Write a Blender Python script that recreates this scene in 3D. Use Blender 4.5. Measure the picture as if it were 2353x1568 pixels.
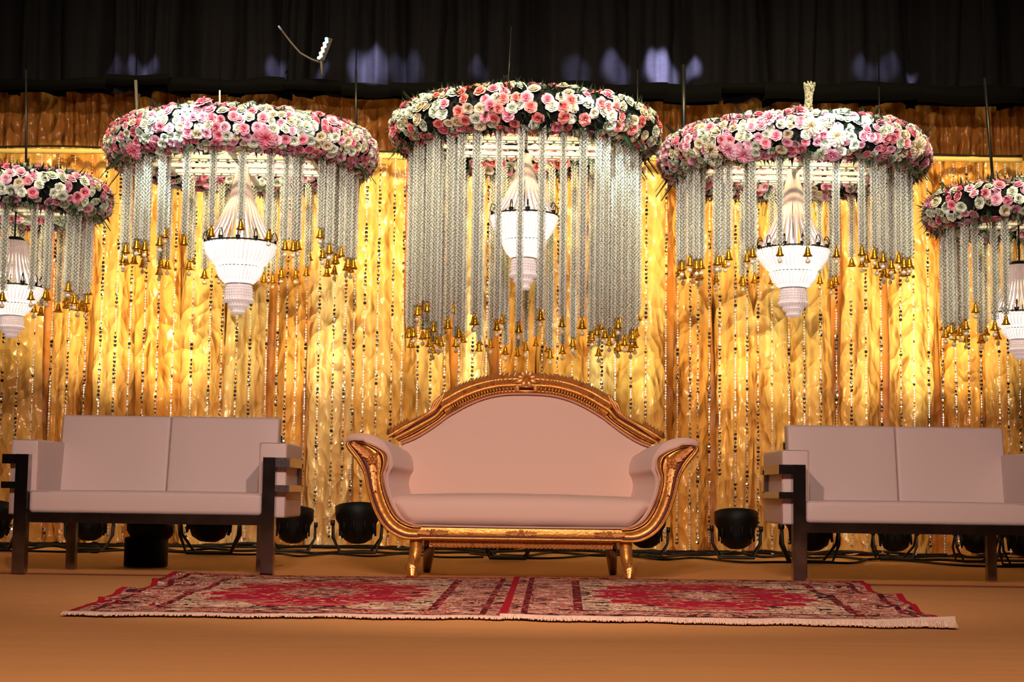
import bpy, bmesh, math, random
import numpy as np
from mathutils import Vector, Matrix, noise
random.seed(7)
PI = math.pi
C = bpy.context.scene.collection
for o in list(bpy.data.objects): bpy.data.objects.remove(o)

# ---------------------------------------------------------------- camera
F = 3700.0; CX, CY = 1176.5, 784.0
HC = 0.44
pitch = math.atan((1128-784)/F); roll = math.radians(0.78)
f_ = Vector((0, math.cos(pitch), math.sin(pitch)))
r0 = Vector((1, 0, 0)); u0 = Vector((0, -math.sin(pitch), math.cos(pitch)))
r_ = (r0*math.cos(roll) + u0*math.sin(roll)); u_ = (u0*math.cos(roll) - r0*math.sin(roll))
cam = bpy.data.cameras.new('camera'); camo = bpy.data.objects.new('camera', cam); C.objects.link(camo)
cam.sensor_width = 36; cam.lens = 36*F/2353; cam.clip_end = 100
m = Matrix((( r_.x, u_.x, -f_.x, 0), (r_.y, u_.y, -f_.y, 0), (r_.z, u_.z, -f_.z, HC), (0, 0, 0, 1)))
camo.matrix_world = m
bpy.context.scene.camera = camo

def W(px, py, Y):
    d = f_ + r_*((px-CX)/F) - u_*((py-CY)/F)
    return Vector((0, 0, HC)) + d*(Y/d.y)
def G(px, py, z=0.0):
    d = f_ + r_*((px-CX)/F) - u_*((py-CY)/F)
    return Vector((0, 0, HC)) + d*((z-HC)/d.z)

# ---------------------------------------------------------------- world, lights, exposure
sc = bpy.context.scene
sc.view_settings.view_transform = 'Standard'; sc.view_settings.look = 'None'
sc.view_settings.gamma = 1; sc.view_settings.use_curve_mapping = False
sc.view_settings.exposure = 0.0
w = bpy.data.worlds.new('night'); sc.world = w; w.use_nodes = True
w.node_tree.nodes['Background'].inputs[0].default_value = (1.0, .8, .65, 1)
w.node_tree.nodes['Background'].inputs[1].default_value = 0.004

def spot(loc, tgt, power, col, ang, blend=.6, size=.05, name='spot_light'):
    l = bpy.data.lights.new(name, 'SPOT'); l.energy = power; l.color = col
    l.spot_size = math.radians(ang); l.spot_blend = blend; l.shadow_soft_size = size
    o = bpy.data.objects.new(name, l); C.objects.link(o); o.location = loc
    o.rotation_euler = (Vector(tgt)-Vector(loc)).to_track_quat('-Z', 'Y').to_euler()
    return o
def area(loc, tgt, power, col, sx, sy, name='area_light', spread=180):
    l = bpy.data.lights.new(name, 'AREA'); l.energy = power; l.color = col; l.shape = 'RECTANGLE'
    l.size = sx; l.size_y = sy; l.spread = math.radians(spread)
    o = bpy.data.objects.new(name, l); C.objects.link(o); o.location = loc
    o.rotation_euler = (Vector(tgt)-Vector(loc)).to_track_quat('-Z', 'Y').to_euler()
    return o
# key stage light in front and above, in the middle: sofas, rug, floor
spot((0.0, 0.2, 3.6), (0, 8.4, 0.35), 1000, (1.0, .675, .575), 76, .5, .12, 'key_light')
spot((0.0, 4.0, 2.35), (0, 8.4, 0.5), 290, (1.0, .675, .575), 96, .8, .03, 'key_light')
# front wash on the drapes
area((0, 7.2, 5.2), (0, 12.1, 1.95), 150, (1.0, .77, .38), 7.0, .5, 'drape_wash', 50)
# uplight spots shining from the floor cans on to the drape
UP = [(60, .8, 1), (175, 1.2, 0), (335, 1.3, 1), (480, 1.0, 0), (675, 1.1, 1), (822, 1.0, 0), (1020, 1.2, 1), (1165, .9, 0), (1340, 1.0, 0), (1480, 1.2, 0),
      (1690, 1.1, 1), (1850, 1.1, 0), (2055, 1.1, 1), (2200, 1.3, 0), (2330, 1.0, 1)]
for px, k, c in UP:
    p = W(px, 1200, 11.2)
    spot((p.x, 11.15, .36), (p.x*1.0, 12.1, 1.95), 120*(.45+.75*(k-.8)/.5+.25*(c))*k, ((.90, 1.0, .76), (1.0, .92, .66))[c], 40, 1.0, .06, 'drape_uplight')
# cool overhead spots on the flower rings
for px, py, yy, pw in ((60, 430, 9.7, 90), (395, 300, 9.4, 2100), (620, 300, 9.4, 150), (1400, 262, 9.5, 1650), (1200, 240, 9.4, 120),
                       (1925, 310, 9.45, 2100), (1760, 320, 9.4, 130), (2290, 460, 9.7, 90)):
    t = W(px, py, yy)
    spot((t.x*.9, 6.4, 4.7), t, pw, (.76, 1.0, .97), 8 if pw > 300 else 20, .9, .05, 'ring_spot')
for cpx, cpy, pw, an in ((558, 345, 560, 19), (1207, 330, 620, 19), (1822, 355, 560, 19), (60, 460, 260, 11), (2310, 490, 260, 11)):
    t = W(cpx, cpy, 9.6); spot((t.x*.55, 3.2, 3.9), t, pw, (.93, .97, .92), an, .7, .06, 'ring_front')
area((0, 6.2, 4.9), (0, 9.8, 2.6), 14, (.84, .98, 1.0), 7.0, .4, 'ring_wash', 44)
# cool beams grazing the black drape above
for px, pw, an in ((322, 700, 4), (352, 700, 4), (270, 300, 4), (640, 900, 4.5), (742, 900, 3), (850, 2300, 8), (935, 500, 7), (1100, 400, 4), (1322, 350, 6), (1410, 1100, 6), (1515, 5200, 7), (1588, 2400, 3.5), (1975, 450, 5), (2030, 350, 5), (2090, 1300, 2)):
    t = W(px, 198, 11.7)
    spot((t.x, 9.6, 4.9), t, pw*4.2, (.70, .68, 1.0), an, .9, .02, 'drape_beam')

# ---------------------------------------------------------------- helpers
class MB:
    def __init__(s): s.v = []; s.f = []; s.m = []; s.mi = 0
    def add(s, vs, fs, mi=None):
        b = len(s.v); s.v += [tuple(v) for v in vs]
        for f in fs: s.f.append(tuple(i+b for i in f)); s.m.append(s.mi if mi is None else mi)
    def box(s, c, h, rot=None, mi=None):
        vs = [Vector((x*h[0], y*h[1], z*h[2])) for x in (-1, 1) for y in (-1, 1) for z in (-1, 1)]
        if rot is not None: vs = [rot @ v for v in vs]
        vs = [v+Vector(c) for v in vs]
        s.add(vs, [(0, 1, 3, 2), (4, 6, 7, 5), (0, 4, 5, 1), (2, 3, 7, 6), (0, 2, 6, 4), (1, 5, 7, 3)], mi)
    def tube(s, pts, r, n=6, caps=True, mi=None):
        pts = [Vector(p) for p in pts]; k = len(pts); rr = r if hasattr(r, '__len__') else [r]*k
        vs = []; up = Vector((0, 0, 1)); prev = None
        for i, p in enumerate(pts):
            t = (pts[min(i+1, k-1)]-pts[max(i-1, 0)])
            if t.length < 1e-9: t = Vector((0, 0, 1))
            t.normalize()
            if prev is None:
                a = t.cross(up) if abs(t.z) < .95 else t.cross(Vector((0, 1, 0)))
            else: a = prev - t*prev.dot(t)
            a.normalize(); prev = a; b = t.cross(a)
            for j in range(n):
                q = 2*PI*j/n; vs.append(p + (a*math.cos(q)+b*math.sin(q))*rr[i])
        fs = [(i*n+j, i*n+(j+1) % n, (i+1)*n+(j+1) % n, (i+1)*n+j) for i in range(k-1) for j in range(n)]
        if caps: fs += [tuple(reversed(range(n))), tuple(range((k-1)*n, k*n))]
        s.add(vs, fs, mi)
    def lathe(s, prof, n=24, c=(0, 0, 0), rf=None, mi=None, mat=None):
        vs = []
        for i, (r, z) in enumerate(prof):
            for j in range(n):
                q = 2*PI*j/n; R = r*(rf(q, i) if rf else 1)
                v = Vector((R*math.cos(q), R*math.sin(q), z))
                if mat is not None: v = mat @ v
                vs.append(v+Vector(c))
        k = len(prof)
        fs = [(i*n+j, i*n+(j+1) % n, (i+1)*n+(j+1) % n, (i+1)*n+j) for i in range(k-1) for j in range(n)]
        s.add(vs, fs, mi)
    def grid(s, P, mi=None, mif=None, flip=False):
        a = len(P); b = len(P[0]); base = len(s.v)
        s.v += [tuple(p) for row in P for p in row]
        for i in range(a-1):
            for j in range(b-1):
                q = (base+i*b+j, base+i*b+j+1, base+(i+1)*b+j+1, base+(i+1)*b+j)
                s.f.append(tuple(reversed(q)) if flip else q)
                s.m.append(mif(i, j) if mif else (s.mi if mi is None else mi))
    def octa(s, c, r, ax=None, l=1.0, mi=None):
        c = Vector(c); vs = [Vector((r, 0, 0)), Vector((-r, 0, 0)), Vector((0, r, 0)), Vector((0, -r, 0)), Vector((0, 0, r*l)), Vector((0, 0, -r*l))]
        if ax is not None:
            R = Vector(ax).to_track_quat('Z', 'Y').to_matrix(); vs = [R @ v for v in vs]
        s.add([v+c for v in vs], [(0, 2, 4), (2, 1, 4), (1, 3, 4), (3, 0, 4), (2, 0, 5), (1, 2, 5), (3, 1, 5), (0, 3, 5)], mi)
    def mesh(s, name, mats, smooth=True, weld=False):
        me = bpy.data.meshes.new(name); me.from_pydata(s.v, [], s.f)
        if not isinstance(mats, (list, tuple)): mats = [mats]
        for m_ in mats: me.materials.append(m_)
        if len(mats) > 1: me.polygons.foreach_set('material_index', s.m)
        if smooth: me.polygons.foreach_set('use_smooth', [True]*len(s.f))
        if weld:
            bm = bmesh.new(); bm.from_mesh(me); bmesh.ops.remove_doubles(bm, verts=bm.verts, dist=1e-5)
            bmesh.ops.recalc_face_normals(bm, faces=bm.faces); bm.to_mesh(me); bm.free()
        me.update(); return me
    def build(s, name, mats, parent=None, smooth=True, weld=False, kind=None):
        return link(name, s.mesh(name, mats, smooth, weld), parent, kind)
def link(name, me, parent=None, kind=None, loc=None):
    o = bpy.data.objects.new(name, me); C.objects.link(o)
    if parent: o.parent = parent
    if kind: o['kind'] = kind
    if loc is not None: o.location = loc
    return o
def tag(o, label, cat, group=None, kind=None):
    o['label'] = label; o['category'] = cat
    if group: o['group'] = group
    if kind: o['kind'] = kind
    return o
def thing(name, label, cat, loc=(0, 0, 0), rz=0, group=None):
    o = bpy.data.objects.new(name, None); C.objects.link(o); o.location = loc; o.rotation_euler = (0, 0, rz)
    o.empty_display_size = .1
    return tag(o, label, cat, group)
def rbox(mb, c, h, r, seg=3, mid=(1, 1, 1), fn=None):
    """rounded box, half sizes h, corner radius r, optional deform fn(local vector)"""
    def ax(s_, m_):
        a = [s_-r+r*math.tan(PI/4*k/seg) for k in range(seg+1)]
        inner = [-(s_-r)+2*(s_-r)*k/m_ for k in range(m_+1)]
        return [-x for x in reversed(a[1:])]+inner+a[1:]
    A = [ax(h[i], mid[i]) for i in range(3)]
    for d in range(3):
        e, g = (d+1) % 3, (d+2) % 3
        for sg in (-1, 1):
            P = []
            for u in A[e]:
                row = []
                for v in A[g]:
                    p = [0, 0, 0]; p[d] = sg*h[d]; p[e] = u; p[g] = v
                    q = Vector([max(-(h[i]-r), min(h[i]-r, p[i])) for i in range(3)])
                    n = Vector(p)-q
                    x = q+n.normalized()*r
                    if fn: x = fn(x)
                    row.append(x+Vector(c))
                P.append(row)
            mb.grid(P, flip=(sg < 0))
def smooth_curve(pts, k=5):
    out = []
    n = len(pts)
    for i in range(n-1):
        p0 = pts[max(i-1, 0)]; p1 = pts[i]; p2 = pts[i+1]; p3 = pts[min(i+2, n-1)]
        for j in range(k):
            t = j/k; t2 = t*t; t3 = t2*t
            out.append(tuple(.5*((2*b)+(-a+c)*t+(2*a-5*b+4*c-d)*t2+(-a+3*b-3*c+d)*t3) for a, b, c, d in zip(p0, p1, p2, p3)))
    out.append(tuple(pts[-1])); return out

def S(h):  # sRGB 0..255 -> linear
    return tuple(((x/255)/12.92 if x/255 <= .04045 else ((x/255+.055)/1.055)**2.4) for x in h)
def mat(name, col, rough=.5, metal=0.0, emit=None, es=0.0, bump=None, var=None, **kw):
    m_ = bpy.data.materials.new(name); m_.use_nodes = True; nt = m_.node_tree; b = nt.nodes['Principled BSDF']
    b.inputs['Base Color'].default_value = (*col, 1); b.inputs['Roughness'].default_value = rough; b.inputs['Metallic'].default_value = metal
    for k, v in kw.items(): b.inputs[k.replace('_', ' ')].default_value = v
    if emit: b.inputs['Emission Color'].default_value = (*emit, 1); b.inputs['Emission Strength'].default_value = es
    tc = nt.nodes.new('ShaderNodeTexCoord')
    def noise_(scale, detail=4, dist=0, vec=None):
        n = nt.nodes.new('ShaderNodeTexNoise'); n.inputs['Scale'].default_value = scale; n.inputs['Detail'].default_value = detail
        n.inputs['Distortion'].default_value = dist; nt.links.new(vec or tc.outputs['Object'], n.inputs['Vector']); return n
    if var:   # (second colour, scale, low, high)
        n = noise_(var[1]); r = nt.nodes.new('ShaderNodeValToRGB')
        r.color_ramp.elements[0].position = var[2]; r.color_ramp.elements[0].color = (*col, 1)
        r.color_ramp.elements[1].position = var[3]; r.color_ramp.elements[1].color = (*var[0], 1)
        nt.links.new(n.outputs[0], r.inputs[0]); nt.links.new(r.outputs[0], b.inputs['Base Color'])
    if bump:  # (scale, strength, distance)
        n = noise_(bump[0]); bp = nt.nodes.new('ShaderNodeBump'); bp.inputs['Strength'].default_value = bump[1]
        bp.inputs['Distance'].default_value = bump[2]; nt.links.new(n.outputs[0], bp.inputs['Height']); nt.links.new(bp.outputs[0], b.inputs['Normal'])
    return m_

def satin(name, col, col2, rough=.24, metal=.08, cr=1.0):
    m_ = bpy.data.materials.new(name); m_.use_nodes = True; nt = m_.node_tree; b = nt.nodes['Principled BSDF']; N = nt.nodes.new; L = nt.links.new
    b.inputs['Roughness'].default_value = rough; b.inputs['Metallic'].default_value = metal
    tc = N('ShaderNodeTexCoord')
    mp = N('ShaderNodeMapping'); mp.inputs['Scale'].default_value = (1.0, 1, .62); L(tc.outputs['Object'], mp.inputs[0])
    wn = N('ShaderNodeTexNoise'); wn.inputs['Scale'].default_value = 3.0; wn.inputs['Detail'].default_value = 2; L(tc.outputs['Object'], wn.inputs['Vector'])
    def vor(rot, sc, k, wob, zs):
        mq = N('ShaderNodeMapping'); mq.inputs['Rotation'].default_value = (0, rot, 0); L(tc.outputs['Object'], mq.inputs[0])
        ad = N('ShaderNodeVectorMath'); ad.operation = 'MULTIPLY_ADD'; L(wn.outputs['Color'], ad.inputs[0]); ad.inputs[1].default_value = (wob, wob, wob); L(mq.outputs[0], ad.inputs[2])
        m2 = N('ShaderNodeMapping'); m2.inputs['Scale'].default_value = (1, 1, zs); L(ad.outputs[0], m2.inputs[0])
        v = N('ShaderNodeTexVoronoi'); v.inputs['Scale'].default_value = sc; L(m2.outputs[0], v.inputs['Vector'])
        e = N('ShaderNodeMath'); e.operation = 'MULTIPLY'; L(v.outputs['Distance'], e.inputs[0]); e.inputs[1].default_value = k; return e
    va_, vb_, vc_ = vor(.45, 4.5, 1.0, .25, .32), vor(-.7, 8.0, .75, .2, .38), vor(.2, 17.0, .36, .12, .5)
    s0 = N('ShaderNodeMath'); s0.operation = 'ADD'; L(va_.outputs[0], s0.inputs[0]); L(vb_.outputs[0], s0.inputs[1])
    s_ = N('ShaderNodeMath'); s_.operation = 'ADD'; L(s0.outputs[0], s_.inputs[0]); L(vc_.outputs[0], s_.inputs[1])
    bp = N('ShaderNodeBump'); bp.inputs['Strength'].default_value = 1.0*cr; bp.inputs['Distance'].default_value = .062; L(s_.outputs[0], bp.inputs['Height']); L(bp.outputs[0], b.inputs['Normal'])
    n3 = N('ShaderNodeTexNoise'); n3.inputs['Scale'].default_value = 1.6; n3.inputs['Detail'].default_value = 2; L(mp.outputs[0], n3.inputs['Vector'])
    r = N('ShaderNodeValToRGB'); r.color_ramp.elements[0].position = .35; r.color_ramp.elements[0].color = (*col, 1)
    r.color_ramp.elements[1].position = .68; r.color_ramp.elements[1].color = (*col2, 1); L(n3.outputs[0], r.inputs[0]); L(r.outputs[0], b.inputs['Base Color'])
    return m_

M = {}
M['gold_a'] = satin('amber_satin', S((224, 154, 66)), S((230, 170, 84)))
M['gold_b'] = satin('gold_satin', S((230, 172, 84)), S((236, 186, 104)))
M['gold_c'] = satin('straw_satin', S((230, 184, 104)), S((238, 204, 140)))
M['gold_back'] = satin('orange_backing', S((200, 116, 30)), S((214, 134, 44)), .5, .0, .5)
M['gold_top'] = satin('upper_satin', S((214, 150, 66)), S((226, 168, 86)), .3, .1)  # upper curtain strip, a little darker than most of the curtain below
M['black_satin'] = mat('black_drape_cloth', (.0045, .0043, .006), .8, 0, bump=(7, .5, .03), Specular_IOR_Level=.03)
M['velvet'] = mat('black_velvet', (.002, .002, .0022), .95, 0, Specular_IOR_Level=.05)
M['black_plastic'] = mat('black_plastic', (.0018, .0018, .002), .55, Specular_IOR_Level=.2)
M['black_metal'] = mat('black_metal', (.006, .006, .006), .4, .3)
M['cable'] = mat('black_rubber', (.003, .003, .003), .5, Specular_IOR_Level=.3)
M['glint_rail'] = mat('glint_rail_metal', (.62, .58, .58), .2, 1.0, bump=(30, .15, .01))  # brighter copy of the frame metal, bright reflections put into its colour
M['dark_steel'] = mat('blackened_steel', (.26, .22, .22), .16, 1.0, var=((.45, .40, .40), 9, .5, .8))
M['leather'] = mat('beige_leatherette', S((206, 190, 184)), .5, 0, bump=(140, .12, .002))
M['velour'] = mat('dusty_pink_velvet', S((232, 202, 184)), .75, 0, bump=(60, .12, .003), Sheen_Weight=.25)
M['piping'] = mat('pink_piping', S((214, 172, 152)), .6)
M['gilt'] = mat('antique_gilt', S((220, 158, 76)), .40, .66, bump=(55, .35, .006), var=(S((140, 80, 34)), 14, .55, .8))
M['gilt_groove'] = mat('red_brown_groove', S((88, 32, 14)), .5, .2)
M['gilt_leaf'] = mat('rubbed_copper_gilt', S((226, 160, 88)), .36, .55, bump=(60, .3, .005), var=(S((140, 72, 40)), 30, .55, .8))
M['string_white'] = mat('white_floral_string', S((238, 243, 236)), .35)
M['string_core'] = mat('string_core', S((140, 140, 122)), .6)
M['bell'] = mat('gold_bell', S((226, 160, 40)), .24, .9)
M['pearl'] = mat('pearl_drop', S((250, 235, 200)), .15, .1)
M['mirror'] = mat('mirror_bead', (.82, .80, .78), .12, 1.0)
M['bead'] = mat('clear_bead', (.88, .88, .84), .15, .05)
M['dark_bead'] = mat('smoky_heart_bead', (.05, .045, .04), .12, .6)
M['bamboo'] = mat('bamboo', S((232, 206, 120)), .35, 0, bump=(20, .2, .01))
M['leaf'] = mat('dark_leaf', S((22, 42, 22)), .5, 0, var=(S((46, 82, 42)), 12, .5, .75))
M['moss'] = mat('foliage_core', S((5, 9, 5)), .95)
M['frame_white'] = mat('white_painted_frame', S((214, 214, 206)), .5)
M['strap'] = mat('grey_strap', S((66, 62, 58)), .6)
M['crystal_lit'] = mat('lit_crystal', (.9, .88, .84), .2, 0, emit=(1.0, .93, .82), es=1.05)
M['crystal_dim'] = mat('pale_crystal', S((226, 208, 204)), .18, 0, emit=(1.0, .86, .80), es=.22, Specular_IOR_Level=.9)
M['bead_string'] = mat('crystal_bead_string', S((228, 208, 196)), .25, 0, emit=(1, .84, .72), es=.12)
M['crystal_rod'] = mat('crystal_rod', (.95, .92, .86), .1, 0, emit=(1.0, .90, .78), es=.45)
M['lens'] = mat('lamp_lens', (.9, .9, .85), .3, 0, emit=(1, .95, .8), es=2)

def rosemat(name, outer, inner):
    m_ = bpy.data.materials.new(name); m_.use_nodes = True; nt = m_.node_tree; b = nt.nodes['Principled BSDF']; N = nt.nodes.new; L = nt.links.new
    b.inputs['Roughness'].default_value = .6; b.inputs['Subsurface Weight'].default_value = .0
    tc = N('ShaderNodeTexCoord'); sp = N('ShaderNodeVectorMath'); sp.operation = 'LENGTH'
    mp = N('ShaderNodeMapping'); mp.inputs['Scale'].default_value = (1, 1, 0); L(tc.outputs['Object'], mp.inputs[0]); L(mp.outputs[0], sp.inputs[0])
    r = N('ShaderNodeValToRGB'); r.color_ramp.elements[0].position = .10; r.color_ramp.elements[0].color = (*inner, 1)
    r.color_ramp.elements[1].position = .75; r.color_ramp.elements[1].color = (*outer, 1); L(sp.outputs['Value'], r.inputs[0])
    L(r.outputs[0], b.inputs['Base Color']); return m_
M['rose_white'] = rosemat('white_rose', S((238, 244, 238)), S((196, 206, 168)))
M['rose_cream'] = rosemat('cream_rose', S((236, 226, 206)), S((222, 204, 160)))
M['rose_blush'] = rosemat('blush_rose', S((246, 208, 222)), S((234, 140, 176)))
M['rose_pink'] = rosemat('pink_rose', S((246, 172, 190)), S((228, 92, 124)))
M['rose_coral'] = rosemat('coral_rose', S((244, 164, 156)), S((220, 86, 92)))

# ---------------------------------------------------------------- stage floor
def floor_mat():
    m_ = bpy.data.materials.new('tan_stage_carpet'); m_.use_nodes = True; nt = m_.node_tree; b = nt.nodes['Principled BSDF']; N = nt.nodes.new; L = nt.links.new
    b.inputs['Roughness'].default_value = .85; b.inputs['Specular IOR Level'].default_value = .2
    tc = N('ShaderNodeTexCoord')
    n = N('ShaderNodeTexNoise'); n.inputs['Scale'].default_value = .7; n.inputs['Detail'].default_value = 3; L(tc.outputs['Object'], n.inputs['Vector'])
    r = N('ShaderNodeValToRGB'); r.color_ramp.elements[0].position = .35; r.color_ramp.elements[0].color = (*S((208, 150, 88)), 1)
    r.color_ramp.elements[1].position = .7; r.color_ramp.elements[1].color = (*S((214, 158, 94)), 1); L(n.outputs[0], r.inputs[0]); L(r.outputs[0], b.inputs['Base Color'])
    mp = N('ShaderNodeMapping'); mp.inputs['Scale'].default_value = (.5, 3.0, 1); L(tc.outputs['Object'], mp.inputs[0])
    n2 = N('ShaderNodeTexNoise'); n2.inputs['Scale'].default_value = 1.6; n2.inputs['Detail'].default_value = 3; L(mp.outputs[0], n2.inputs['Vector'])
    n3 = N('ShaderNodeTexNoise'); n3.inputs['Scale'].default_value = 220; L(tc.outputs['Object'], n3.inputs['Vector'])
    a = N('ShaderNodeMath'); a.operation = 'MULTIPLY'; a.inputs[1].default_value = .03; L(n3.outputs[0], a.inputs[0])
    s_ = N('ShaderNodeMath'); s_.operation = 'ADD'; L(a.outputs[0], s_.inputs[0]); L(n2.outputs[0], s_.inputs[1])
    bp = N('ShaderNodeBump'); bp.inputs['Strength'].default_value = .3; bp.inputs['Distance'].default_value = .03; L(s_.outputs[0], bp.inputs['Height']); L(bp.outputs[0], b.inputs['Normal'])
    return m_
mb = MB()
xs = np.linspace(-7, 7, 60); ys = np.linspace(2.2, 13.6, 120)
mb.grid([[(x, y, -.004+.004*noise.noise(Vector((x*.5, y*2.2, 3)))) for x in xs] for y in ys], flip=True)
fl = mb.build('floor', floor_mat()); fl['kind'] = 'structure'
mb = MB(); mb.box((0, 8.0, 5.5), (7, 5.4, .04)); ce = mb.build('ceiling', M['velvet'], smooth=False); ce['kind'] = 'structure'
mb = MB(); mb.box((0, 13.3, 2.75), (7, .05, 2.78)); wb = mb.build('wall_back', M['velvet'], smooth=False); wb['kind'] = 'structure'
# carpet seam across the stage
mb = MB(); mb.tube([(x, 8.02+.02*math.sin(x*1.3), .001) for x in np.linspace(-6, 6, 40)], .0035, 5)
sm = mb.build('trim_1', mat('carpet_seam', S((120, 60, 36)), .9)); sm['kind'] = 'structure'

# ---------------------------------------------------------------- gold drapes
def drape_panel(x0, wd, z0, z1, Y, seed, depth=.07, nf=3, nx=26, nz=70, crump=.012, hem=None):
    P = []
    ph = [seed*1.7+k*2.1 for k in range(4)]
    for i in range(nz+1):
        tz = i/nz; z = z0+(z1-z0)*tz; row = []
        flare = 1.0+.16*math.sin(seed+tz*3.1)*(1-tz*.4)
        for j in range(nx+1):
            u = j/nx
            x = x0+wd*(.5+(u-.5)*flare)+.015*math.sin(z*2.1+seed)
            d = depth*math.sin(PI*u)**.7 + (.02 if nf > 1 else .012)*math.sin(2*PI*nf*u+ph[0]+.8*math.sin(z*1.1+ph[1])) + .004*math.sin(2*PI*(nf*2+1)*u+ph[2]+z*.7)
            n = noise.noise(Vector((x*7+z*2.2, z*3.2-x*2, seed)))*1.0 + (.5-abs(noise.noise(Vector((x*11-z*3, z*6+x*5, seed+9)))))*.9
            zz = z
            if i == 0: zz = z0 + (.012*math.sin(u*9+seed))
            row.append((x, Y-d-crump*n, zz))
        P.append(row)
    b = MB(); b.grid(P); return b
cur = thing('gold_curtain', 'crinkled gold satin curtain of many gathered drops hanging from the bamboo pole to the stage', 'curtain', (0, 12.05, 0))
edges = []
x = -5.6
rs = random.Random(3)
while x < 5.6:
    wd = rs.uniform(.2, .40); edges.append((x, wd)); x += wd*rs.uniform(.96, 1.10)
for i, (x, wd) in enumerate(edges):
    mt = rs.choice(['gold_a', 'gold_b', 'gold_b', 'gold_c'])
    drape_panel(x, wd, .012, 2.97, 0.0, i*1.37, depth=rs.uniform(.07, .13), nf=rs.choice([1, 2, 2, 3]), crump=.011).build('curtain_panel', M[mt], cur)
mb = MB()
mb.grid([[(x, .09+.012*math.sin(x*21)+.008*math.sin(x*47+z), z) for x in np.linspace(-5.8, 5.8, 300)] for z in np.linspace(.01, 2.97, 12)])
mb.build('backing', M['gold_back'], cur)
cur2 = thing('upper_curtain', 'satin curtain strip above the bamboo pole under the black drape', 'curtain', (0, 12.2, 2.75))
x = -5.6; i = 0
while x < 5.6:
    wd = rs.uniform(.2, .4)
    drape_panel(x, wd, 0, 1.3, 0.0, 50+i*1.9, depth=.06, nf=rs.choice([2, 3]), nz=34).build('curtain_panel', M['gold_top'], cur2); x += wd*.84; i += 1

# black drape and valance above
bd = thing('black_drape', 'tall black cloth drape hung above the gold curtain, faintly lit folds', 'drape', (0, 11.72, 3.3))
x = -5.6; i = 0
while x < 5.6:
    wd = rs.uniform(.3, .5)
    drape_panel(x, wd, 0, 2.1, 0.0, 90+i*2.3, depth=.17, nf=rs.choice([2, 3]), nz=36, nx=30, crump=.014).build('drape_panel', M['black_satin'], bd); x += wd*.80; i += 1
va = thing('black_valance', 'black velvet valance with a stepped lower edge across the top of the curtains', 'valance', (0, 11.5, 3.3))
segs = [(-400, 245, 203, 178), (245, 392, 194, 172), (385, 655, 208, 178), (640, 795, 206, 183), (785, 905, 220, 190), (900, 1215, 222, 190), (1205, 1535, 226, 188), (1525, 1655, 233, 194),
        (1645, 1765, 211, 190), (1755, 2115, 228, 190), (2105, 2353, 236, 196), (2345, 2800, 240, 196)]
for i, (a, b, yb, yt) in enumerate(segs):
    p = W(a, yb, 11.5); q = W(b, yb+2, 11.5); pt = W(a, yt, 11.5); qt = W(b, yt+3, 11.5)
    mb = MB(); nx = max(6, int((q.x-p.x)*14)); P = []
    for k in range(7):
        t = k/6; row = []
        for j in range(nx+1):
            u = j/nx; zb = p.z+(q.z-p.z)*u - .012*math.sin(PI*u); zt = pt.z+(qt.z-pt.z)*u+.01*math.sin(u*7+i)
            row.append((p.x+(q.x-p.x)*u, .03*math.sin(u*nx*.9+i)-.05*math.sin(PI*t)-(.02 if i % 2 else 0), zb+(zt-zb)*t-3.3))
        P.append(row)
    mb.grid(P)
    mb.grid([[ (a_[0], .06, a_[2]) for a_ in r__] for r__ in P], flip=True)
    mb.build('valance_section', M['velvet'], va)

# bamboo pole
pL = W(-250, 348, 11.8); pR = W(2348, 370, 11.8)
pole = thing('bamboo_pole', 'long pale bamboo pole carrying the mirror bead strands in front of the gold curtain', 'pole', (0, 11.8, pL.z))
n = 15
mb = MB(); pts = []; rr = []
for k in range(161):
    t = k/160; pts.append((pL.x+(pR.x-pL.x)*t, 0, (pR.z-pL.z)*t+.012*math.sin(t*9))); rr.append(.019+(.005 if k % 9 == 0 else 0))
mb.tube(pts, rr, 10); mb.build('cane', M['bamboo'], pole)
mb = MB(); pts = [(p[0], -.005, p[2]+.032+.006*math.sin(p[0]*5)) for p in pts]; mb.tube(pts, .008, 6); mb.build('cord', M['cable'], pole)

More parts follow.
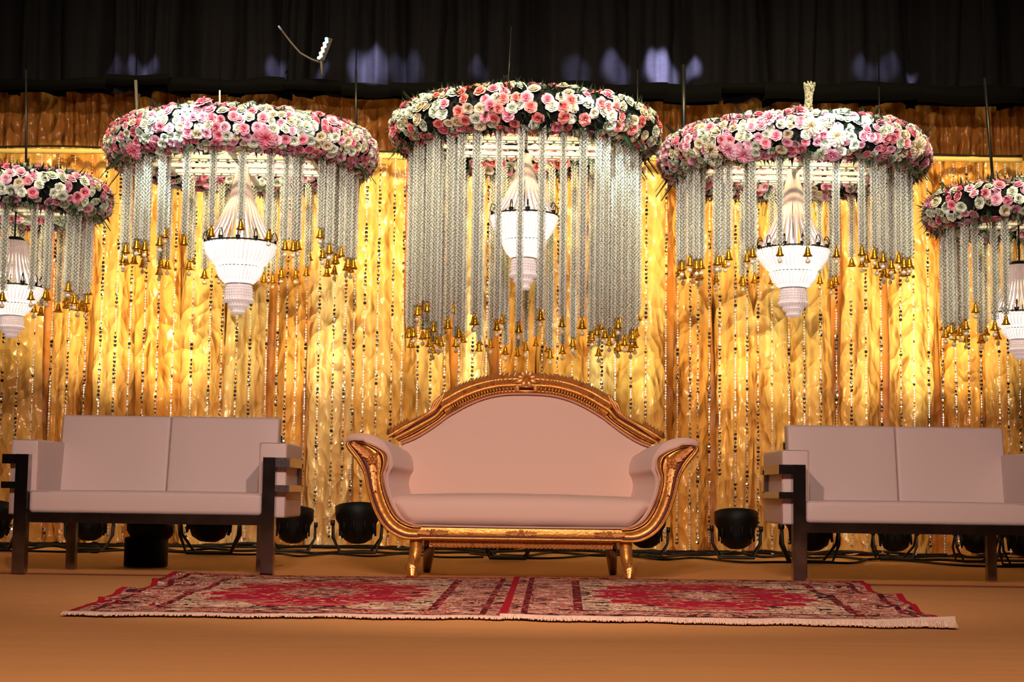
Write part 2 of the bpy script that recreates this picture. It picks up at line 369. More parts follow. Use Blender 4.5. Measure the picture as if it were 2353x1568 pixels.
# ---------------------------------------------------------------- mirror bead strands
def bead_strand(L, seed):
    r = random.Random(seed); mb = MB(); z = 0
    mb.tube([(0, 0, 0), (0, 0, -L)], .0012, 4, mi=1)
    while z < L-.03:
        kind = r.random()
        if z < .08: kind = 0.5
        if kind < .34:      # run of heart / disc mirrors
            for _ in range(r.randint(1, 5)):
                R = Matrix.Rotation(r.uniform(-.9, .9), 3, 'Z') @ Matrix.Rotation(r.uniform(-.45, .45), 3, 'X')
                n = 8; vs = []
                a = .0125
                heart = [(0, -1.05), (.62, -.45), (.98, .12), (.85, .62), (.42, .78), (0, .5), (-.42, .78), (-.85, .62), (-.98, .12), (-.62, -.45)] if r.random() < .6 else \
                        [(math.cos(q*PI/4), math.sin(q*PI/4)) for q in range(8)]
                n = len(heart)
                for y in (-.002, .002):
                    vs += [R @ Vector((hx*a, y, hz*a)) for hx, hz in heart]
                vs += [R @ Vector((0, -.0055, 0)), R @ Vector((0, .0055, 0))]
                vs = [v+Vector((0, 0, -z-.013)) for v in vs]
                fs = [(i, (i+1) % n, n+(i+1) % n, n+i) for i in range(n)] + [((i+1) % n, i, 2*n) for i in range(n)] + [(n+i, n+(i+1) % n, 2*n+1) for i in range(n)]
                mb.add(vs, fs, 0 if r.random() < .72 else 2)
                z += .030
                if z > L-.03: break
        elif kind < .8:
            for _ in range(r.randint(2, 6)):
                q_ = r.uniform(.8, 1.4); mb.octa((r.uniform(-.001, .001), 0, -z-.007*q_), .0062*q_, l=1.15, mi=1 if r.random() < .8 else 0); z += .0165*q_
        else:
            mb.octa((0, 0, -z-.012), .008, l=1.7, mi=0 if r.random() < .6 else 1); z += .032
    return mb
xs_b = [8, 42, 78, 118, 156, 196, 230, 264, 297, 330, 361, 397, 440, 481, 509, 543, 574, 612, 637, 657, 680, 702, 732, 766, 792, 812, 836, 866, 900, 924, 960, 990, 1022, 1055, 1086, 1118, 1150, 1184, 1212,
        1246, 1281, 1315, 1353, 1383, 1414, 1450, 1484, 1530, 1557, 1586, 1604, 1630, 1654, 1690, 1717, 1742, 1774, 1813, 1848, 1886, 1922, 1956, 1990, 2025, 2070, 2100, 2134, 2166, 2196, 2226, 2254, 2296, 2316, 2343]
ORD = ['first', 'second', 'third', 'fourth', 'fifth', 'sixth', 'seventh', 'eighth', 'ninth', 'tenth', 'eleventh', 'twelfth', 'thirteenth', 'fourteenth', 'fifteenth', 'sixteenth', 'seventeenth', 'eighteenth', 'nineteenth', 'twentieth']
zones = [(0, 135, 'left of the left sofa backrest'), (135, 640, 'behind the left sofa backrest'), (640, 900, 'between left sofa and gilded sofa'), (900, 1530, 'behind the gilded sofa backrest'),
         (1530, 1805, 'between gilded sofa and right sofa'), (1805, 2290, 'behind the right sofa backrest'), (2290, 2400, 'right of the right sofa backrest')]
protos = []
for k in range(9):
    protos.append(bead_strand(2.86, 100+k).mesh('bead_strand', [M['mirror'], M['bead'], M['dark_bead']], smooth=False))
short = bead_strand(2.35, 77).mesh('bead_strand', [M['mirror'], M['bead'], M['dark_bead']], smooth=False)
cnt = {}
for i, px in enumerate(xs_b):
    p = W(px, 800, 11.76)
    zt = pL.z+(pR.z-pL.z)*((p.x-pL.x)/(pR.x-pL.x))-.02
    me = short if px == 1654 else protos[i % 9]
    o = link('bead_strand', me, loc=(p.x, 11.762, zt-(0.0 if i % 2 else .01)))
    o.rotation_euler = (0, 0, rs.uniform(-.4, .4))
    if me is not short: o.scale = (1, 1, min(1.0, (zt-.035)/2.875))
    for a, b, zn in zones:
        if a <= px < b: break
    cnt[zn] = cnt.get(zn, 0)
    tag(o, 'mirror bead strand %s, %s from the left' % (zn, ORD[cnt[zn]]), 'bead strand', 'mirror bead strands hung from the bamboo pole'); cnt[zn] += 1

# ---------------------------------------------------------------- flowers
def rose_mesh(mt, seed, kind='rose'):
    r = random.Random(seed); mb = MB()
    def petal(a, rad, base, wdt, h0, h1, cup):
        P = []
        for i in range(4):
            t = i/3; row = []
            for j in range(4):
                s_ = (j/3-.5)*2
                ww = wdt*(1.25 if t < .9 else .95)
                R = base+(rad-base)*t*(1-.10*abs(s_)**2*t) + (.04*math.sin(s_*3+seed)*t)
                ang = a+s_*ww
                z = h0+(h1-h0)*min(1, t*1.25)**1.3 - (.10*t if t > .9 else 0) + .05*abs(s_)
                row.append((R*math.cos(ang), R*math.sin(ang), z))
            P.append(row)
        mb.grid(P)
    if kind == 'rose':
        mb.lathe([(.02, .62), (.13, .60), (.17, .45), (.12, .1)], 7)
        for (n, rad, base, w_, h0, h1) in ((3, .30, .08, .85, .05, .72), (4, .50, .12, .72, .0, .66), (5, .76, .16, .62, -.05, .52), (6, 1.0, .2, .56, -.12, .28)):
            o = r.uniform(0, 6)
            for k in range(n): petal(o+2*PI*k/n+r.uniform(-.1, .1), rad*r.uniform(.93, 1.06), base, w_, h0, h1*r.uniform(.9, 1.1), 1)
    else:
        for (n, rad, h1) in ((6, .35, .62), (9, .6, .58), (12, .85, .42), (14, 1.05, .2)):
            o = r.uniform(0, 6)
            for k in range(n): petal(o+2*PI*k/n, rad*r.uniform(.88, 1.08), .05, .24, 0, h1*r.uniform(.8, 1.15), .6)
    return mb.mesh('rose' if kind == 'rose' else 'chrysanthemum', mt)
RM = {k: [rose_mesh(M[k], 10*i+7) for i in range(3)] for k in ('rose_white', 'rose_cream', 'rose_blush', 'rose_pink', 'rose_coral')}
DM = {k: rose_mesh(M[k], 33, 'mum') for k in ('rose_white', 'rose_cream', 'rose_pink', 'rose_blush')}

def leaf_geo(mb, p, d, up, L_, w_):
    d = Vector(d).normalized(); s_ = d.cross(Vector(up))
    if s_.length < 1e-3: s_ = d.cross(Vector((1, 0, 0)))
    s_.normalize(); n = s_.cross(d); p = Vector(p)
    mb.add([p, p+d*L_*.4+s_*w_+n*w_*.4, p+d*L_, p+d*L_*.4-s_*w_+n*w_*.4, p+d*L_*.45], [(0, 1, 4), (1, 2, 4), (2, 3, 4), (3, 0, 4)])

def strand_mesh(L_, seed):
    r = random.Random(seed); mb = MB()
    mb.tube([(0, 0, 0), (0, 0, -L_)], .010, 6, mi=1)
    z = .006; k = 0
    while z < L_:
        for j in range(5):
            a = 2*PI*j/5+(k % 2)*PI/5+r.uniform(-.2, .2)
            sg = 1 if j % 2 else -1
            ax = (math.cos(a)*.9, math.sin(a)*.9, .9)
            mb.octa((math.cos(a)*.0175, math.sin(a)*.0175, -z), .0046, ax=ax, l=2.1, mi=0)
        z += .0115; k += 1
    return mb.mesh('garland', [M['string_white'], M['string_core']], smooth=False)
def bell_mesh():
    mb = MB()
    mb.lathe([(.0, .0), (.006, -.001), (.0095, -.008), (.0115, -.022), (.015, -.036), (.0225, -.046), (.0225, -.049), (.019, -.047), (.012, -.03)], 12)
    mb.tube([(.005*math.cos(a), 0, .005+.006*math.sin(a)) for a in np.linspace(0, 2*PI, 9)], .0018, 5)
    return mb.mesh('bell', M['bell'])
BELL = bell_mesh()
mb = MB(); mb.lathe([(0, .0), (.003, -.001), (.003, -.03), (.011, -.038), (.0135, -.048), (.009, -.058), (0, -.062)], 10); DROP = mb.mesh('drop', M['pearl'])

def ring(idx, cpx, cpy, Y0, R, tube, bot_py, nst, label, rosesize, nroses, pal, green, mumk, seed, sag=0.0):
    rr = random.Random(seed)
    c = W(cpx, cpy, Y0); zb = W(cpx, bot_py, Y0).z
    t = thing('flower_ring', label, 'floral ring', (c.x, Y0, c.z), 0)
    # core and leaves
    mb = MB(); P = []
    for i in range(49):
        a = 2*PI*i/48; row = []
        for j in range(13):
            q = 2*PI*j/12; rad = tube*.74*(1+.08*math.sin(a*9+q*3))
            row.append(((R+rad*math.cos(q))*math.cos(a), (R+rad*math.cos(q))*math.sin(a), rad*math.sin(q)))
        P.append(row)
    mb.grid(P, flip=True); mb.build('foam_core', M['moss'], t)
    mb = MB()
    for _ in range(int(2600*R/.72)):
        a = rr.uniform(0, 2*PI); q = rr.uniform(0, 2*PI); rad = tube*.72
        n = Vector((math.cos(a)*math.cos(q), math.sin(a)*math.cos(q), math.sin(q)))
        p = Vector((R*math.cos(a), R*math.sin(a), 0))+n*rad
        d = n+Vector((rr.uniform(-1, 1), rr.uniform(-1, 1), rr.uniform(-1, .6)))*.8
        leaf_geo(mb, p, d, (0, 0, 1), rr.uniform(.04, .085)*green, rr.uniform(.006, .012))
    # fern sprigs drooping from the lower rim
    for _ in range(int(26*R/.72)):
        a = rr.uniform(PI, 2*PI) if rr.random() < .7 else rr.uniform(0, PI)
        p = Vector(((R+tube*.5)*math.cos(a), (R+tube*.5)*math.sin(a), -tube*.7)); d = Vector((math.cos(a)*.7, math.sin(a)*.7, -1))
        if rr.random() < .3: p.z = tube*.5; d.z = .7
        for k in range(10):
            pp = p+d*.012*k
            for sg in (-1, 1):
                leaf_geo(mb, pp, d+Vector((-math.sin(a), math.cos(a), 0))*sg*.9, (0, 0, 1), .045*green*(1-k*.06), .004)
    mb.build('leaves', M['leaf'], t, kind='stuff', smooth=False)
    # roses, packed on the tube by rejection; more on the side facing the guests
    spots_ = []; d = rosesize*1.62; rad = tube*.86
    nq = int(2*PI*rad/(d*.86))
    for iq in range(nq):
        q = -PI+2*PI*(iq+.5)/nq; L_ = 2*PI*(R+rad*math.cos(q)); na = max(4, int(L_/d))
        for ia in range(na):
            a = 2*PI*(ia+(.5 if iq % 2 else 0)+rr.uniform(-.22, .22))/na; qq = q+rr.uniform(-.2, .2)*d/rad
            n = Vector((math.cos(a)*math.cos(qq), math.sin(a)*math.cos(qq), math.sin(qq)))
            if rr.random() > nroses: continue
            p = Vector((R*math.cos(a), R*math.sin(a), 0))+n*rad*rr.uniform(.95, 1.08)
            vis = n.dot(Vector((0, -1, -.22)))
            spots_.append((vis*1.0+(-p.y)*.5, p, n))
    spots_.sort(key=lambda e: -e[0])
    rest = MB()
    for k_, (vv, p, n) in enumerate(spots_):
        big = rr.random() < mumk and k_ < 200
        s_ = rosesize*(rr.uniform(1.6, 2.0) if big else rr.uniform(.86, 1.16))
        kk = rr.choices(list(pal.keys()), list(pal.values()))[0]
        dd = (n+Vector((rr.uniform(-.35, .35), rr.uniform(-.35, .35), rr.uniform(-.35, .35)))).normalized()
        Q = dd.to_track_quat('Z', 'Y')
        if k_ < 296:
            if big: me = DM[kk if kk in DM else 'rose_pink']; nm = 'chrysanthemum'; p = p+n*.014
            else: me = rr.choice(RM[kk]); nm = 'rose'
            o = link(nm, me, t, loc=p); o.scale = (s_, s_, s_*.95)
            o.rotation_mode = 'QUATERNION'; o.rotation_quaternion = Q
        elif vv < 900:
            me = RM['rose_white'][0]; mi = list(pal).index(kk)
            rest.add([p+Q @ (v.co*s_) for v in me.vertices], [tuple(f.vertices) for f in me.polygons], mi)
    if rest.v: rest.build('roses', [M[k] for k in pal], t, kind='stuff')
    # white under-frame: slatted square with ring rail
    mb = MB(); hw = R*.66; zf = -tube*.62
    for y in (-hw*.55, -hw*.40, hw*.40, hw*.55): mb.box((0, y, zf), (hw, .012, .012))
    for k in range(17): mb.box((-hw+2*hw*k/16, -hw*.475, zf+.004), (.006, hw*.08, .008)); mb.box((-hw+2*hw*k/16, hw*.475, zf+.004), (.006, hw*.08, .008))
    mb.box((0, 0, zf), (.014, R, .012)); mb.box((-hw, 0, zf), (.012, hw*.56, .012)); mb.box((hw, 0, zf), (.012, hw*.56, .012)); mb.box((0, 0, zf), (R, .012, .012))
    mb.tube([(R*math.cos(a), R*math.sin(a), zf+.01) for a in np.linspace(0, 2*PI, 49)], .014, 6)
    mb.build('under_frame', M['frame_white'], t, smooth=False)
    # hanging garlands with bells
    Ls = c.z-tube*.55-zb
    meshes = [strand_mesh(Ls*(1+k*.02), seed+k) for k in range(4)]
    for k in range(nst):
        row = k % 3
        mid = 4.22 < 2*PI*k/nst < 5.2
        if mid:
            if k % 2: continue
            row = 0
        a = 2*PI*(k+rr.uniform(-.25, .25)*(.4 if mid else 1))/nst
        rad = R*(1.0 if row != 2 else .86)
        me = meshes[rr.randrange(4)]
        gz = -tube*.5
        g = link('garland', me, t, loc=(rad*math.cos(a), rad*math.sin(a), gz))
        g.rotation_euler = (0, 0, rr.uniform(0, 6)); sc_ = rr.uniform(.97, 1.03)
        if rr.random() < .12: sc_ *= rr.uniform(.8, .93)
        g.scale = (rr.uniform(1.0, 1.25),)*2+(sc_,)
        Lm = -min(v.co.z for v in me.vertices) if 'L' not in me else me['L']
        me['L'] = Lm
        b_ = link('bell', BELL, g, loc=(0, 0, -Lm-.006)); b_.scale = (1.1, 1.1, 1.15/sc_)
        if rr.random() < .7:
            d_ = link('crystal_drop', DROP, g, loc=(0, 0, -Lm-.045)); d_.scale = (1, 1, 1/sc_)
    return t, c
P1 = {'rose_white': 4, 'rose_blush': 3, 'rose_pink': 3, 'rose_cream': 1.5}
P2 = {'rose_white': 4, 'rose_coral': 3, 'rose_pink': 1.5, 'rose_cream': 2}
P3 = {'rose_white': 3, 'rose_blush': 3.5, 'rose_pink': 2, 'rose_cream': 2}
rg2, c2 = ring(2, 558, 350, 10.2, .725, .145, 582, 54, 'large dense ring of white and pink roses hanging over the left sofa', .035, 1.0, P1, 1.0, .03, 21)
rg3, c3 = ring(3, 1207, 308, 10.2, .725, .145, 752, 70, 'ring of coral and white roses with dark leaves above the gilded sofa, longest garlands', .040, .74, P2, 1.2, .0, 31)
rg4, c4 = ring(4, 1822, 366, 10.2, .725, .145, 600, 54, 'large ring of pink and cream roses with big chrysanthemums between gilded and right sofa', .035, .96, P3, 1.2, .09, 41)
rg1, c1 = ring(1, 38, 455, 10.2, .47, .13, 672, 36, 'smaller ring of roses cut off by the left edge of the photo', .037, .92, P1, 1.15, .02, 51)
rg5, c5 = ring(5, 2340, 487, 10.2, .475, .125, 738, 36, 'smaller ring of deep pink roses cut off by the right edge of the photo', .038, .84, P3, 1.3, .03, 61)

# straps, wires and white sleeve the rings hang by
def hang(r_t, c, px0, py0, px1, py1, w_, m_, nm='strap'):
    p = W(px0, py0, 10.3)-Vector((c.x, 10.2, c.z)); q = W(px1, py1, 10.2)-Vector((c.x, 10.2, c.z)); mb = MB(); mb.tube([p, (p+q)/2, q], w_, 6); mb.build(nm, m_, r_t)
    mb = MB(); mb.tube([p-Vector((0, 0, .01)), Vector((p.x, p.y, 5.46-c.z))], .004, 5); mb.build('hanging_wire', M['velvet'], r_t)
hang(rg2, c2, 312, 185, 318, 335, .011, M['strap']); hang(rg2, c2, 505, 208, 505, 300, .0055, M['frame_white'], 'wire'); hang(rg2, c2, 818, 160, 818, 300, .008, M['black_metal'], 'wire')
hang(rg3, c3, 1175, 60, 1165, 240, .004, M['black_metal'], 'wire'); hang(rg3, c3, 1465, 160, 1465, 300, .006, M['black_metal'], 'wire')
hang(rg4, c4, 1570, 150, 1572, 340, .016, M['black_metal']); hang(rg4, c4, 2020, 200, 2020, 300, .005, M['black_metal'], 'wire')
hang(rg5, c5, 2262, 180, 2282, 420, .010, M['black_metal']); hang(rg1, c1, 60, 160, 60, 400, .008, M['black_metal'], 'wire')
p = W(1860, 192, 10.2)-Vector((c4.x, 10.2, c4.z)); q = W(1856, 272, 10.2)-Vector((c4.x, 10.2, c4.z))
mb = MB(); rr_ = random.Random(5)
for k in range(420):
    t = rr_.random(); a = rr_.uniform(0, 2*PI); r = .028*(1.1-.6*math.sin(PI*min(1, t*1.1)))+.004
    mb.octa(p.lerp(q, t)+Vector((r*math.cos(a), r*math.sin(a), 0)), .008, ax=(rr_.uniform(-1, 1), rr_.uniform(-1, 1), 1), l=1.6)
mb.tube([p, q], .012, 6)
mb.build('hanging_sleeve', M['string_core'], rg4, kind='stuff', smooth=False)

# ---------------------------------------------------------------- crystal chandeliers
def chandelier(c, cpx, rim_py, hub_py, Rr, bot_py, label, hub_r=.03, hubtop=True):
    zr = W(cpx, rim_py, 10.2).z; zh = W(cpx, hub_py, 10.2).z; zl = W(cpx, bot_py, 10.2).z
    H = zr-zl; t = thing('crystal_chandelier', label, 'chandelier', (c.x, 10.2, zl)); k = Rr/.22
    B = lambda z: z-zl
    mb = MB(); mb.lathe([(0, B(zh)+.03), (hub_r*.7, B(zh)+.025), (hub_r, B(zh)), (hub_r*.9, B(zh)-.02), (0, B(zh)-.025)], 16); mb.build('hub', M['black_metal'], t)
    if hubtop:
        mb = MB(); mb.tube([(0, 0, B(zh)), (0, 0, B(zh)+max(.02, (c.z-.09)-zh))], .006, 6); mb.tube([(0, 0, B(zh)), (0, 0, B(zr)-.02)], .006, 6); mb.build('stem', M['black_metal'], t)
    ns = 30
    for i in range(ns):
        a = 2*PI*i/ns; pts = []
        for j in range(9):
            s_ = j/8; r = hub_r+(Rr*.97-hub_r)*(s_**2.3*.72+.28*s_); z = B(zh)+(B(zr)+.02-B(zh))*s_
            pts.append((r*math.cos(a), r*math.sin(a), z))
        mb = MB(); mb.tube(pts, [.0085-.002*math.sin(q_*2.1) for q_ in range(9)], 5); mb.build('bead_chain', M['bead_string'], t)
    # rim band, cups and loops
    mb = MB(); mb.tube([(Rr*.97*math.cos(a), Rr*.97*math.sin(a), B(zr)+.008) for a in np.linspace(0, 2*PI, 41)], .006, 6); mb.build('rim', M['black_metal'], t)
    for i in range(12):
        a = 2*PI*i/12+.1; x_, y_ = Rr*.98*math.cos(a), Rr*.98*math.sin(a)
        mb = MB(); mb.lathe([(.0, 0), (.014, 0), (.016, .028), (.0, .028)], 8, c=(x_, y_, B(zr)))
        mb.tube([(x_*(1+.09*math.cos(q_))-.0*x_, y_*(1+.09*math.cos(q_)), B(zr)+.028+.05*math.sin(q_)) for q_ in np.linspace(0, PI, 7)], .0035, 5)
        mb.build('candle_cup', M['black_metal'], t)
    # tiers of crystal rods
    z1 = B(zr); h1 = H*.34; h2 = H*.25
    fl = lambda q, i: 1+.035*math.cos(q*36)
    def tier(R0, R1, za, zb, name, nrod):
        mb = MB(); prof = [(R0*.86, za), (R0, za-.004)] + [(R1+(R0-R1)*max(0, math.cos(PI/2*s_))**.6, za+(zb-za)*s_) for s_ in (.12, .3, .5, .7, .85, .95, .999)] + [(R1*.75, zb+.004)]
        mb.lathe(prof, 144, rf=fl); mb.build(name, M['crystal_lit'], t)
        mb = MB()
        for i in range(nrod):
            a = 2*PI*i/nrod; pts = []
            for s_ in (.0, .2, .45, .7, .98):
                r = R1+(R0*1.035-R1)*max(0, math.cos(PI/2*s_))**.6; pts.append((r*math.cos(a), r*math.sin(a), za+(zb-za)*s_))
            mb.tube(pts, [.003, .0055, .005, .0045, .003], 4)
            mb.octa((R0*1.05*math.cos(a+.04), R0*1.05*math.sin(a+.04), za-.012), .008, l=1.6)
        mb.build('crystal_fringe', M['crystal_rod'], t, kind='stuff', smooth=False)
    tier(Rr, Rr*.58, z1, z1-h1, 'upper_bowl', 48)
    mb = MB(); mb.tube([(Rr*.63*math.cos(a), Rr*.63*math.sin(a), z1-h1) for a in np.linspace(0, 2*PI, 37)], .004, 5); mb.tube([(Rr*.37*math.cos(a), Rr*.37*math.sin(a), z1-h1-h2) for a in np.linspace(0, 2*PI, 31)], .004, 5)
    mb.build('tier_band', M['dark_steel'], t)
    tier(Rr*.645, Rr*.34, z1-h1, z1-h1-h2, 'middle_bowl', 36)
    zc = z1-h1-h2
    mb = MB(); rr2 = random.Random(3)
    for (ra, rb, za, zb, nn) in ((.34, .36, zc, zc*.42, 30), (.30, .24, zc*.45, zc*.22, 24), (.2, .15, zc*.25, 0, 16)):
        for i in range(nn):
            a = 2*PI*i/nn
            for s_ in range(7):
                q_ = s_/6; r = Rr*(ra+(rb-ra)*q_)*(1+.1*math.sin(q_*PI)); mb.octa((r*math.cos(a), r*math.sin(a), za+(zb-za)*q_), .0085, l=1.4)
            mb.octa((Rr*rb*1.12*math.cos(a+.1), Rr*rb*1.12*math.sin(a+.1), zb), .012, l=1.3)
    mb.build('lower_crystals', M['crystal_dim'], t, kind='stuff', smooth=False)
    mb = MB(); mb.lathe([(Rr*.30, zc), (Rr*.30, zc*.45), (Rr*.22, zc*.4), (Rr*.18, zc*.2), (Rr*.1, .01), (0, .005)], 24, rf=lambda q, i: 1+.06*math.cos(q*12)); mb.build('lower_body', M['crystal_dim'], t)
    l = bpy.data.lights.new('bulb', 'POINT'); l.energy = 7; l.color = (1, .88, .7); l.shadow_soft_size = .03; lo = bpy.data.objects.new('bulb', l); C.objects.link(lo); lo.location = (c.x, 10.2, zr+.03)
    return t
chandelier(c2, 558, 562, 378, .22, 718, 'lit crystal chandelier hanging inside the flower ring over the left sofa')
chandelier(c3, 1210, 498, 355, .205, 662, 'lit crystal chandelier behind the long garlands above the gilded sofa')
chandelier(c4, 1822, 576, 388, .22, 724, 'lit crystal chandelier inside the flower ring left of the right sofa')
chandelier(c1, 38, 662, 555, .185, 772, 'lit crystal chandelier cut off by the left edge of the photo', .075)
chandelier(c5, 2340, 722, 610, .165, 822, 'lit crystal chandelier cut off by the right edge of the photo', .065)

# ---------------------------------------------------------------- LED lamp above with its cable
p = W(746, 114, 11.2)
t = thing('stage_lamp', 'small colourful LED stage lamp hanging tilted above the black drape', 'lamp', p)
R = Matrix.Rotation(math.radians(20), 3, 'Y')
mb = MB(); mb.box((0.014, .02, 0), (.016, .03, .085), R); mb.build('housing', M['black_plastic'], t, smooth=False)
cols = [(.2, .9, 1), (.6, 1, 1), (1, 1, 1), (1, 1, .9), (1, .35, .2), (1, .9, .8), (.5, 1, 1), (1, 1, 1), (.8, 1, .9)]
for k in range(9):
    mb = MB(); mb.lathe([(0, -.012), (.011, -.008), (.013, 0), (.01, .008), (0, .01)], 8)
    o = mb.build('led', mat('led_%s' % ('cyan', 'ice', 'white', 'warm', 'red', 'amber', 'mint', 'pearl', 'lime')[k], cols[k], .3, 0, emit=cols[k], es=3), t)
    o.location = R @ Vector((-.014+(k % 2)*.008, -.012, .075-.0185*k))
mb = MB(); a_ = W(738, 140, 11.2)-p; b_ = W(740, 172, 11.2)-p; mb.tube([a_, (a_+b_)/2, b_], .01, 6); mb.build('hook', M['strap'], t)
mb = MB(); mb.tube([(0.02, .03, .05), (0.03, .03, 5.46-p.z)], .006, 5); mb.build('drop_rod', M['velvet'], t)
mb = MB(); mb.tube([W(*q, 11.25)-W(746, 114, 11.2)+Vector((0, 0, 0)) for q in ((640, 60), (668, 97), (690, 122), (715, 136), (738, 144))], .008, 6); mb.build('cable', M['strap'], t)

# ---------------------------------------------------------------- gilded centre sofa
DY = 8.1
sx = .059
t = thing('gilded_sofa', 'carved gilt sofa with dusty pink velvet, scrolled arms and arched back, centre of the stage', 'sofa', (sx, DY, 0))
PR = [((-.50, .190), (-.50, .258)), ((-.587, .192), (-.552, .262)), ((-.66, .225), (-.612, .292)), ((-.712, .28), (-.652, .345)), ((-.752, .36), (-.679, .41)), ((-.778, .45), (-.694, .475)),
      ((-.796, .53), (-.697, .53)), ((-.826, .59), (-.682, .583)), ((-.858, .635), (-.688, .635)), ((-.880, .668), (-.722, .666)), ((-.888, .690), (-.775, .690)), ((-.872, .703), (-.83, .703))]
lw = lambda p: (p[0], p[1]-.028*max(0, min(1, (p[1]-.42)/.25)))
PR = [(lw(a), lw(b)) for a, b in PR]
out = smooth_curve([a for a, b in PR], 4); inn = smooth_curve([b for a, b in PR], 4)
SP = [(0, .05), (0, .0), (.03, -.016), (.09, -.020), (.14, -.016), (.17, .004), (.21, -.004), (.35, .004), (.5, .010), (.65, .004), (.79, -.004), (.83, .004), (.86, -.016), (.91, -.020), (.97, -.016), (1, .0), (1, .05)]
def strip(mb, A, B, y0=0, prof=SP, sgn=1, groove=(5, 11), yf=None):
    P = []
    for i, (a, b) in enumerate(zip(A, B)):
        P.append([(sgn*(a[0]+(b[0]-a[0])*s_), y0+d+(yf(a, b, s_) if yf else 0), a[1]+(b[1]-a[1])*s_) for s_, d in prof])
    mb.grid(P, mif=lambda i, j: 1 if j in groove or (j-1) in groove else 0, flip=(sgn < 0))
    # end cap + back
    n = len(P)
    base = len(mb.v); mb.v += [(p[0], y0+.05+(0 if not yf else yf(A[i], B[i], 0)), p[2]) for i, p in enumerate([r[0] for r in P])] + [(p[0], y0+.05+(0 if not yf else yf(A[i], B[i], 1)), p[2]) for i, p in enumerate([r[-1] for r in P])]
    for i in range(n-1): mb.f.append((base+i, base+i+1, base+n+i+1, base+n+i)); mb.m.append(0)
def flower_carving(mb, c, s_, ang=0, leaves=True, sgn=1):
    c = Vector(c)
    for k in range(6):
        a = 2*PI*k/6+ang; mb.lathe([(0, -.5*s_), (.6*s_, -.35*s_), (.75*s_, 0)], 8, c=c+Vector((math.cos(a)*s_*.95, 0, math.sin(a)*s_*.95)), mat=Matrix.Rotation(-PI/2, 3, 'X') @ Matrix.Scale(-1, 3, Vector((0, 0, 1))) if 0 else Matrix.Rotation(PI/2, 3, 'X') @ Matrix.Scale(-1, 3, Vector((0, 0, 1))))
    mb.octa(c+Vector((0, -.6*s_, 0)), s_*.5)
    if leaves:
        for q in leaves:
            d = Vector((sgn*math.cos(q[0]), 0, math.sin(q[0]))); e = Vector((-d.z, 0, d.x)); L_ = q[1]; w_ = q[2]
            for k in range(4):
                p0 = c+d*(s_*1.2+L_*k/4)
                for sg in (-1, 1):
                    tip = p0+d*L_*.34+e*sg*w_*(1-k*.18)
                    mb.add([p0, p0+e*sg*w_*.55+Vector((0, -.010, 0))+d*L_*.05, tip+Vector((0, -.004, 0)), p0+d*L_*.28+Vector((0, -.012, 0))], [(0, 1, 2, 3)])
for sg in (1, -1):
    mb = MB(); strip(mb, out, inn, 0, sgn=sg); mb.build('arm_front', [M['gilt'], M['gilt_groove']], t, weld=True)
    mb = MB(); flower_carving(mb, (sg*-.752, -.004, .585), .017, leaves=[(2.45, .10, .022), (-1.45, .13, .018), (.9, .03, .012)], sgn=sg)
    mb.build('arm_carving', M['gilt_leaf'], t)
    # nail seam line: upholstered roll
    sec = [(a[0]+.012, a[1]) for a in out[8:-9]] + smooth_curve([lw(q_) for q_ in [(-.884, .690), (-.889, .712), (-.872, .734), (-.835, .744), (-.79, .744), (-.74, .732), (-.700, .705), (-.672, .668), (-.655, .625), (-.650, .58)]], 3) + [(b[0]+.024+.012*max(0, min(1, (b[1]-.48)/.08)), b[1]) for b in reversed(inn[4:-17])]
    mb = MB(); P = []
    for k in range(9):
        v = k/8; y = .035+.60*v; row = []
        for (x_, z_) in sec + [sec[0]]:
            inner_w = max(0, min(1, (x_+.80)/.13))
            row.append((sg*(x_+.075*v*inner_w*(1 if z_ < .66 else .8)), y-(.012 if k == 0 else 0)*0, z_-.012*v))
        P.append(row)
    mb.grid(P, flip=(sg > 0)); 
    cs = [(p[0], .020, p[2]) for p in P[0][:-1]]; mb.add(cs, [tuple(range(len(cs)))]); mb.grid([P[0], [(p[0], .020, p[2]) for p in P[0]]])
    o = mb.build('arm_upholstery', M['velour'], t, weld=True)
    mb = MB(); mb.tube([(sg*(b[0]+.010), -.004, b[1]+.004) for b in inn[4:-3]]+[(sg*-.80, -.002, .684), (sg*-.85, 0, .685), (sg*-.884, 0, .676)], .0055, 6); mb.build('piping', M['piping'], t)
# front rail
A = [(-.505+1.01*k/20, .190) for k in range(21)]; B = [(-.505+1.01*k/20, .258) for k in range(21)]
mb = MB(); strip(mb, A, B, .002, prof=[(0, .05), (0, 0), (.06, -.018), (.2, -.020), (.26, .0), (.32, -.012), (.55, .004), (.8, -.010), (.9, .0), (1, -.004), (1, .05)], groove=(3, 8)); mb.build('front_rail', [M['gilt'], M['gilt_groove']], t, weld=True)
for cx_ in (-.44, 0, .44):
    mb = MB(); flower_carving(mb, (cx_, -.010, .228), .011, leaves=[(0, .06, .017), (PI, .06, .017)]); mb.build('rail_carving', M['gilt_leaf'], t)
mb = MB()
for k in range(44):     # carved leaf skirt beneath the rail
    s_ = -.45+.9*k/43; dr = -1 if s_ < 0 else 1
    p0 = Vector((s_, .035, .186)); mb.add([p0, p0+Vector((.016, -.008, -.004)), p0+Vector((.016-dr*.012, -.012, -.030)), p0+Vector((-dr*.018, -.004, -.036)), p0+Vector((-.008, -.012, -.014))], [(0, 4, 2, 1), (4, 3, 2)])
mb.box((0, .045, .172), (.46, .012, .018)); mb.build('carved_skirt', M['gilt_leaf'], t, smooth=False)
mb = MB(); mb.box((0, .34, .215), (.56, .28, .03)); mb.build('seat_frame', M['gilt'], t, smooth=False)
